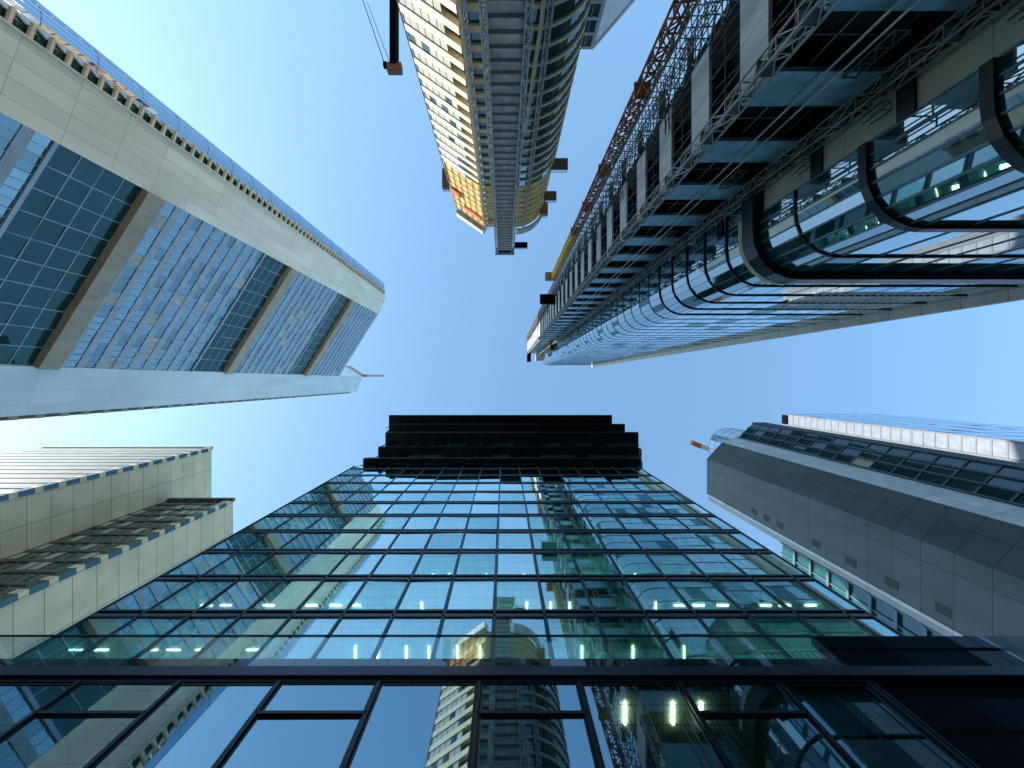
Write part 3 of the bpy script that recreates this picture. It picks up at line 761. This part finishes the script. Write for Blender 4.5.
for i in range(0, 8):
    mb.box8([(*n[i], 36.56), (*o[i], 36.56), (*o[i + 1], 36.56), (*n[i + 1], 36.56), (*n[i], 37.1), (*o[i], 37.1), (*o[i + 1], 37.1), (*n[i + 1], 37.1)])
mb.build('ring_cover', M['c_beige'], bC)
# plastered wall between scaffold and glass
for k in range(5):
    z = 10 + 6.4 * k
    MB().box(XA + 0.05, XA + 0.4, -17.6, -15.35, z, z + 5.4).build('plaster_panel', M['c_beige'], bC)
    MB().box(XA - .12, XA + .5, -17.6, -15.3, z + 5.4, z + 6.4).build('wall_strip', M['c_ring'], bC)
MB().box(XA + 0.05, XA + 0.5, -18.4, -17.35, 38, 239).build('corner_pier', M['steel_dark'], bC)
mb = MB(); mb.box(XA - .02, XA + .03, -16.4, -16.15, 10, 14.5); mb.box(XA - .02, XA + .03, -17.2, -16.95, 10, 14.5)
for z in (11.2, 12.7, 14.0): mb.box(XA - .021, XA + .031, -17.4, -15.8, z, z + .14)
mb.build('red_formwork', M['red'], bC)
MB().box(XE, XE + 0.8, -14, -8.7, -CH, 241).build('stone_fin', M['c_fin'], bC)
mb = MB()
for i in range(18): mb.box(36 + i * 0.9, 36.1 + i * 0.9, Y0 + .02, Y0 + .09, 43.5, 54)
for j in range(6): mb.box(36, 51.4, Y0 + .03, Y0 + .08, 43.5 + j * 2.08, 43.62 + j * 2.08)
mb.build('white_lattice', M['c_lattice'], bC)
mb = MB(); mb.box(XA + .5, XE, -24, -11, 239, 240.2); mb.build('roof_slab', M['b2_grey'], bC)
mb = MB()
for k in range(5): mb.bar((26, -14, 240), (26 + k * 5, -13, 245), .2)
mb.box(20.5, 25.5, -20, -13, 246, 252); mb.build('roof_plant', M['b2_grey'], bC)

def scaffold(name, label, cx, cy, wx, wy, z0, z1, step, r, mat, decks=0, group=None):
    rt = empty(name, cx, cy, label, 'scaffold', group)
    mb = MB(); lattice(mb, cx, cy, wx, wy, z0, z1, step, r); mb.build('lattice_frame', mat, rt)
    if decks:
        z = z0 + step
        n = 0
        while z < z1 and n < 100:
            MB().box(cx - wx / 2 + .06, cx + wx / 2 - .06, cy - wy / 2 + .06, cy + wy / 2 - .06, z, z + 0.06).build('deck', M['b2_grey'], rt); z += decks; n += 1
    return rt
scaffold('access_scaffold', 'grey ladder scaffold up the outer corner between white sheets and open blue bays', 15.2, -18.2, 0.9, 0.9, -CH, 263, 1.6, 0.07, M['steel_c'], 3.2)
scaffold('access_scaffold', 'dark ladder scaffold with hung cages between open bays and the rounded glass corner', 22.4, -17.4, 0.8, 0.9, -CH, 255, 1.6, 0.06, M['steel_c'], 3.2)
s3 = empty('facade_scaffold', 15.6, -28, 'wide pale tube scaffold between the orange mast and the white sheets', 'scaffold')
mb = MB()
for j in range(5):
    y = -26.3 - j * 0.9
    for x in (14.9, 16.2): mb.bar((x, y, -CH), (x, y, 258), 0.08)
z = 0.5
while z < 258:
    for x in (14.9, 16.2): mb.bar((x, -26.2, z), (x, -30.0, z), 0.07)
    for j in range(5): mb.bar((14.9, -26.3 - j * .9, z), (16.2, -26.3 - j * .9, z), 0.07)
    mb.bar((14.9, -26.2, z + 1), (14.9, -30.0, z + 1), 0.06); mb.bar((16.2, -26.2, z + 1), (16.2, -30.0, z + 1), 0.06)
    mb.bar((16.2, -29.9, z), (16.2, -26.3, z + 2), 0.07)
    if int(z / 2) % 2: mb.bar((14.9, -26.3, z), (14.9, -29.9, z + 2), 0.06)
    else: mb.bar((14.9, -29.9, z), (14.9, -26.3, z + 2), 0.06)
    z += 2.0
mb.build('tube_frame', M['steel_c'], s3)
for k in range(42):
    z = 2.5 + 6.0 * k
    MB().box(15.5, 16.1, -29.0, -26.4, z, z + 0.06).build('deck', M['steel_c'], s3)
mb = MB()
z = 1
while z < 258:
    mb.bar((15.85, -26.05, z), (15.85, -27.4, z + 1.2), .09); mb.bar((15.85, -27.4, z + 1.2), (15.85, -26.05, z + 2.2), .09); z += 2.2
mb.build('brace', M['steel_pale'], s3)
for k in range(12):
    z = 22 + 14 * k; mb = MB()
    for y in (-25.2,): 
        for dz in (0, 0.8): mb.bar((15.3, -28.5, z + dz), (15.5, -23.6, z + dz), 0.09)
        for i in range(3): mb.bar((15.35, -27.5 + i * 1.4, z), (15.4, -26.8 + i * 1.4, z + .8), .07)
    mb.build('tie_truss', M['steel_dark'], s3)

mr = empty('hoist_mast', 15.4, -31.6, 'rust red and yellow lattice mast along the outer edge of the scaffolded tower', 'mast')
mb = MB(); lattice(mb, 15.2, -31.8, 1.3, 1.3, -CH, 82, 1.5, 0.12); mb.build('lattice_frame', M['red'], mr)
mb = MB(); lattice(mb, 15.2, -31.8, 1.3, 1.3, 82, 117, 1.2, 0.2); mb.build('upper_frame', M['yellow'], mr)
for z in (26, 42, 58, 70, 82):
    MB().box(14.3, 16.1, -32.75, -31.0, z, z + 0.3).build('collar', M['red'], mr)
MB().box(12.6, 15.9, -33.2, -30.8, 117, 118.4).build('head', M['l_beige'], mr)
GC = 'loading platforms on the scaffolded tower'
deck_at('wide black loading platform across the scaffold of the right tower', 540, 294, 563.5, 303.5, 118, 0.6, M['black'], GC)
deck_at('small black platform at the far tip of the scaffolded tower', 527, 351, 531, 362, 250, 1, M['black'], GC)
deck_at('small black platform tucked beside the glass near the tower tip', 550.5, 340, 557, 350, 178, 1, M['black'], GC)
for i, (z, lb) in enumerate(((16, 'wire cage hanging from the ladder scaffold, closest of them'), (23, 'second wire cage hanging from the ladder scaffold'), (29, 'wire cage hanging from the ladder scaffold, farthest up'))):
    c = empty('wire_cage', 23, -16.6, lb, 'cage', 'wire cages on the ladder scaffold')
    mb = MB(); lattice(mb, 22.95, -16.5, 0.5, 0.5, z, z + 1.3, 1.3, 0.04, False); mb.build('frame', M['steel_dark'], c)
GB = 'bracket trusses over the open bays'
for i, (z, lb) in enumerate(((20, 'dark bracket truss across the lowest open bay'), (33.3, 'dark bracket truss between two open bays in the middle'), (46.6, 'small dark bracket truss in the higher open bays'))):
    c = empty('bracket_truss', 21, -18.2, lb, 'truss', GB)
    mb = MB()
    for x in (20.4, 21.2): mb.bar((x, -18.3, z), (x, -18.3, z + 3.2), .1)
    for j in range(4): mb.bar((20.4, -18.3, z + j * 1.05), (21.2, -18.3, z + j * 1.05), .08); mb.bar((20.4, -18.3, z + j * 1.0), (21.2, -18.3, z + j * 1.0 + 1), .07) if j < 3 else None
    mb.build('frame', M['steel_dark'], c)

# ------------------------------------------------------------------ BR: grey metal block and neighbours at lower right
bR = empty('grey_metal_block', 64, 24, 'windowless dark grey metal tower with a chamfered corner and a teal glass side', 'office tower')
s_ = 106 / 384
A0 = (56, 31.2); A1 = (56, 21.5); A2 = (60.2, 16.9); A3 = (64.6, 15.6); E1 = (68.7, 11.6)
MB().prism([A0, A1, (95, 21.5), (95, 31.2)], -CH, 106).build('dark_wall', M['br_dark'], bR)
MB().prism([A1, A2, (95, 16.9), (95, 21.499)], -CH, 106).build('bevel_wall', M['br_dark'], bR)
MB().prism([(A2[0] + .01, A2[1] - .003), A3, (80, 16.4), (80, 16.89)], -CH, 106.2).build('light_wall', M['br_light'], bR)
MB().prism([(A3[0] + .5, A3[1] + 0.4), (E1[0] + .5, E1[1] + .4), (90, 15.4), (90, 16.1)], -CH, 105.8).build('glass_core', M['c_dark'], bR)
w = Wall(A3, E1); items = []; fr = MB(); n = 3
for k in range(28):
    z = 106 - 3.8 * (k + 1)
    for i in range(n):
        s0, s1 = i * w.len / n, (i + 1) * w.len / n
        r = random.random()
        items.append((w.quad(s0 + .08, s1 - .08, z + .25, z + 3.6, 0, .008), M['br_lit'] if r < .06 else M['br_glass'] if r < .9 else M['b_glass']))
    w.box(fr, 0, w.len, z - .12, z + .2, -.2, .12)
for i in range(n + 1): w.box(fr, i * w.len / n - .12, i * w.len / n + .12, 0, 106, -.2, .3)
fr.build('glass_frame', M['br_frame'], bR); window_parts(bR, 'window', items)
for z in (20, 24, 28, 32, 36, 41.5, 48, 54.5, 61, 68, 77, 81, 85):
    MB().box(55.96, 56.1, 28.6, 29.8, z, z + 1.9).build('vent', M['br_vent'], bR)
MB().box(55.9, 56.1, 31.0, 31.5, -CH, 106.3).build('corner_trim', M['br_light'], bR)
mb = MB(); mb.prism([(E1[0], E1[1]), (E1[0] + 3, E1[1] + .05), (92, 15.6), (92, 16)], -CH, 106)
for i in range(4): mb.prism([(E1[0] + .2 + i * .8, E1[1] - .25), (E1[0] + .5 + i * .8, E1[1] - .25), (E1[0] + .5 + i * .8, E1[1] + .3), (E1[0] + .2 + i * .8, E1[1] + .3)], -CH, 106.0)
mb.build('ribbed_end', M['f_rib'], bR)
bG = empty('glass_bay_annex', 60, 38, 'lower annex with a steel framed glass bay between grey tower and glass office building', 'annex')
MB().prism([(57, 31.5), (57, 33.2), (90, 33.2), (90, 31.5)], -CH, 107).build('side_wall', M['b2_grey'], bG)
MB().prism([(57.6, 33.2), (57.6, 46), (85, 46), (85, 33.2)], -CH, 79).build('body', M['c_dark'], bG)
w = Wall((57, 33.2), (57, 46)); items = []; fr = MB()
for k in range(20):
    z = 79 - 3.9 * (k + 1)
    for i in range(6):
        items.append((w.quad(i * 2.13 + .1, i * 2.13 + 2.03, z + .3, z + 3.7, -.1, .01), M['br_glass']))
    w.box(fr, 0, 12.8, z - .2, z + .3, -.3, .3)
for i in range(7): w.box(fr, i * 2.13 - .1, i * 2.13 + .1, 0, 79, -.3, .15)
fr.build('bay_frame', M['br_frame'], bG); window_parts(bG, 'window', items)

bH = empty('white_window_tower', 150, 22, 'far tower with a row of lilac white panels and a blue glass side', 'office tower')
MB().prism([(140, 16.4), (140, 24.5), (185, 24.5), (185, 16.4)], -CH, 193).build('body', M['f_rib'], bH)
w = Wall((140, 16.4), (140, 24.5)); items = []; mb = MB()
for k in range(50):
    z = 193 - 3.5 - 3.6 * (k + 1)
    if z < 0: break
    items.append((w.quad(.5, 4.9, z + .25, z + 3.3, .06, .004), M['f_white'] if z > 88 else M['br_glass']))
    w.box(mb, .3, 5.1, z - .25, z + .25, 0, .12)
for i in range(4): w.box(mb, 5.2 + i * .8, 5.6 + i * .8, 0, 190, 0, .5)
w.box(mb, 0, .5, 0, 193, 0, .4)
mb.build('panel_frame', M['f_rib'], bH); window_parts(bH, 'panel_window', items)
mb = MB(); w.box(mb, .4, 5.0, 189.2, 192.8, .0, .5); mb.build('dark_cap', M['black'], bH)
w = Wall((140, 16.4), (185, 16.4)); items = []
for k in range(26):
    z = 193 - 7.2 * (k + 1)
    for i in range(4): items.append((w.quad(i * 11 + .2, i * 11 + 10.8, z + .2, z + 7.0, .05, .003), M['f_blue']))
window_parts(bH, 'side_window', items)

tu = empty('glass_turret', 72.5, 21.5, 'pale round glass turret top behind the dark grey tower', 'turret')
mb = MB(); n = 32; rad = 6.4
ring = [(72.5 + rad * math.cos(2 * math.pi * i / n), 21.5 + rad * math.sin(2 * math.pi * i / n)) for i in range(n)]
mb.prism(ring, 106.5, 124, False); mb.build('glass_drum', M['turret'], tu)
mb = MB()
for i in range(n): mb.bar((*ring[i], 106.5), (*ring[i], 124), .09)
for z in (110, 113.5, 117, 120.5, 124):
    for i in range(n): mb.bar((*ring[i], z), (*ring[(i + 1) % n], z), .1)
mb.build('drum_frame', M['b2_white'], tu)
mb = MB(); mb.prism([(72.5 + (x - 72.5) * .45, 21.5 + (y - 21.5) * .45) for x, y in ring], 106.3, 122); mb.build('lift_shaft', M['b2_white'], tu)
c2 = empty('roof_crane', 75, 24, 'orange and white crane arm poking out past the grey tower roof', 'crane')
mb = MB(); mb.bar((75, 25, 106), (75, 25, 140), .9); mb.build('mast', M['crane_white'], c2)
mb = MB(); mb.bar((80, 26.5, 140), (71.6, 23.8, 140), 1.6, 1.2); mb.build('counter_arm', M['crane_white'], c2)
mb = MB(); mb.bar((71.6, 23.8, 140), (68.4, 22.4, 140), 1.7, 1.3); mb.build('arm_tip', M['orange'], c2)
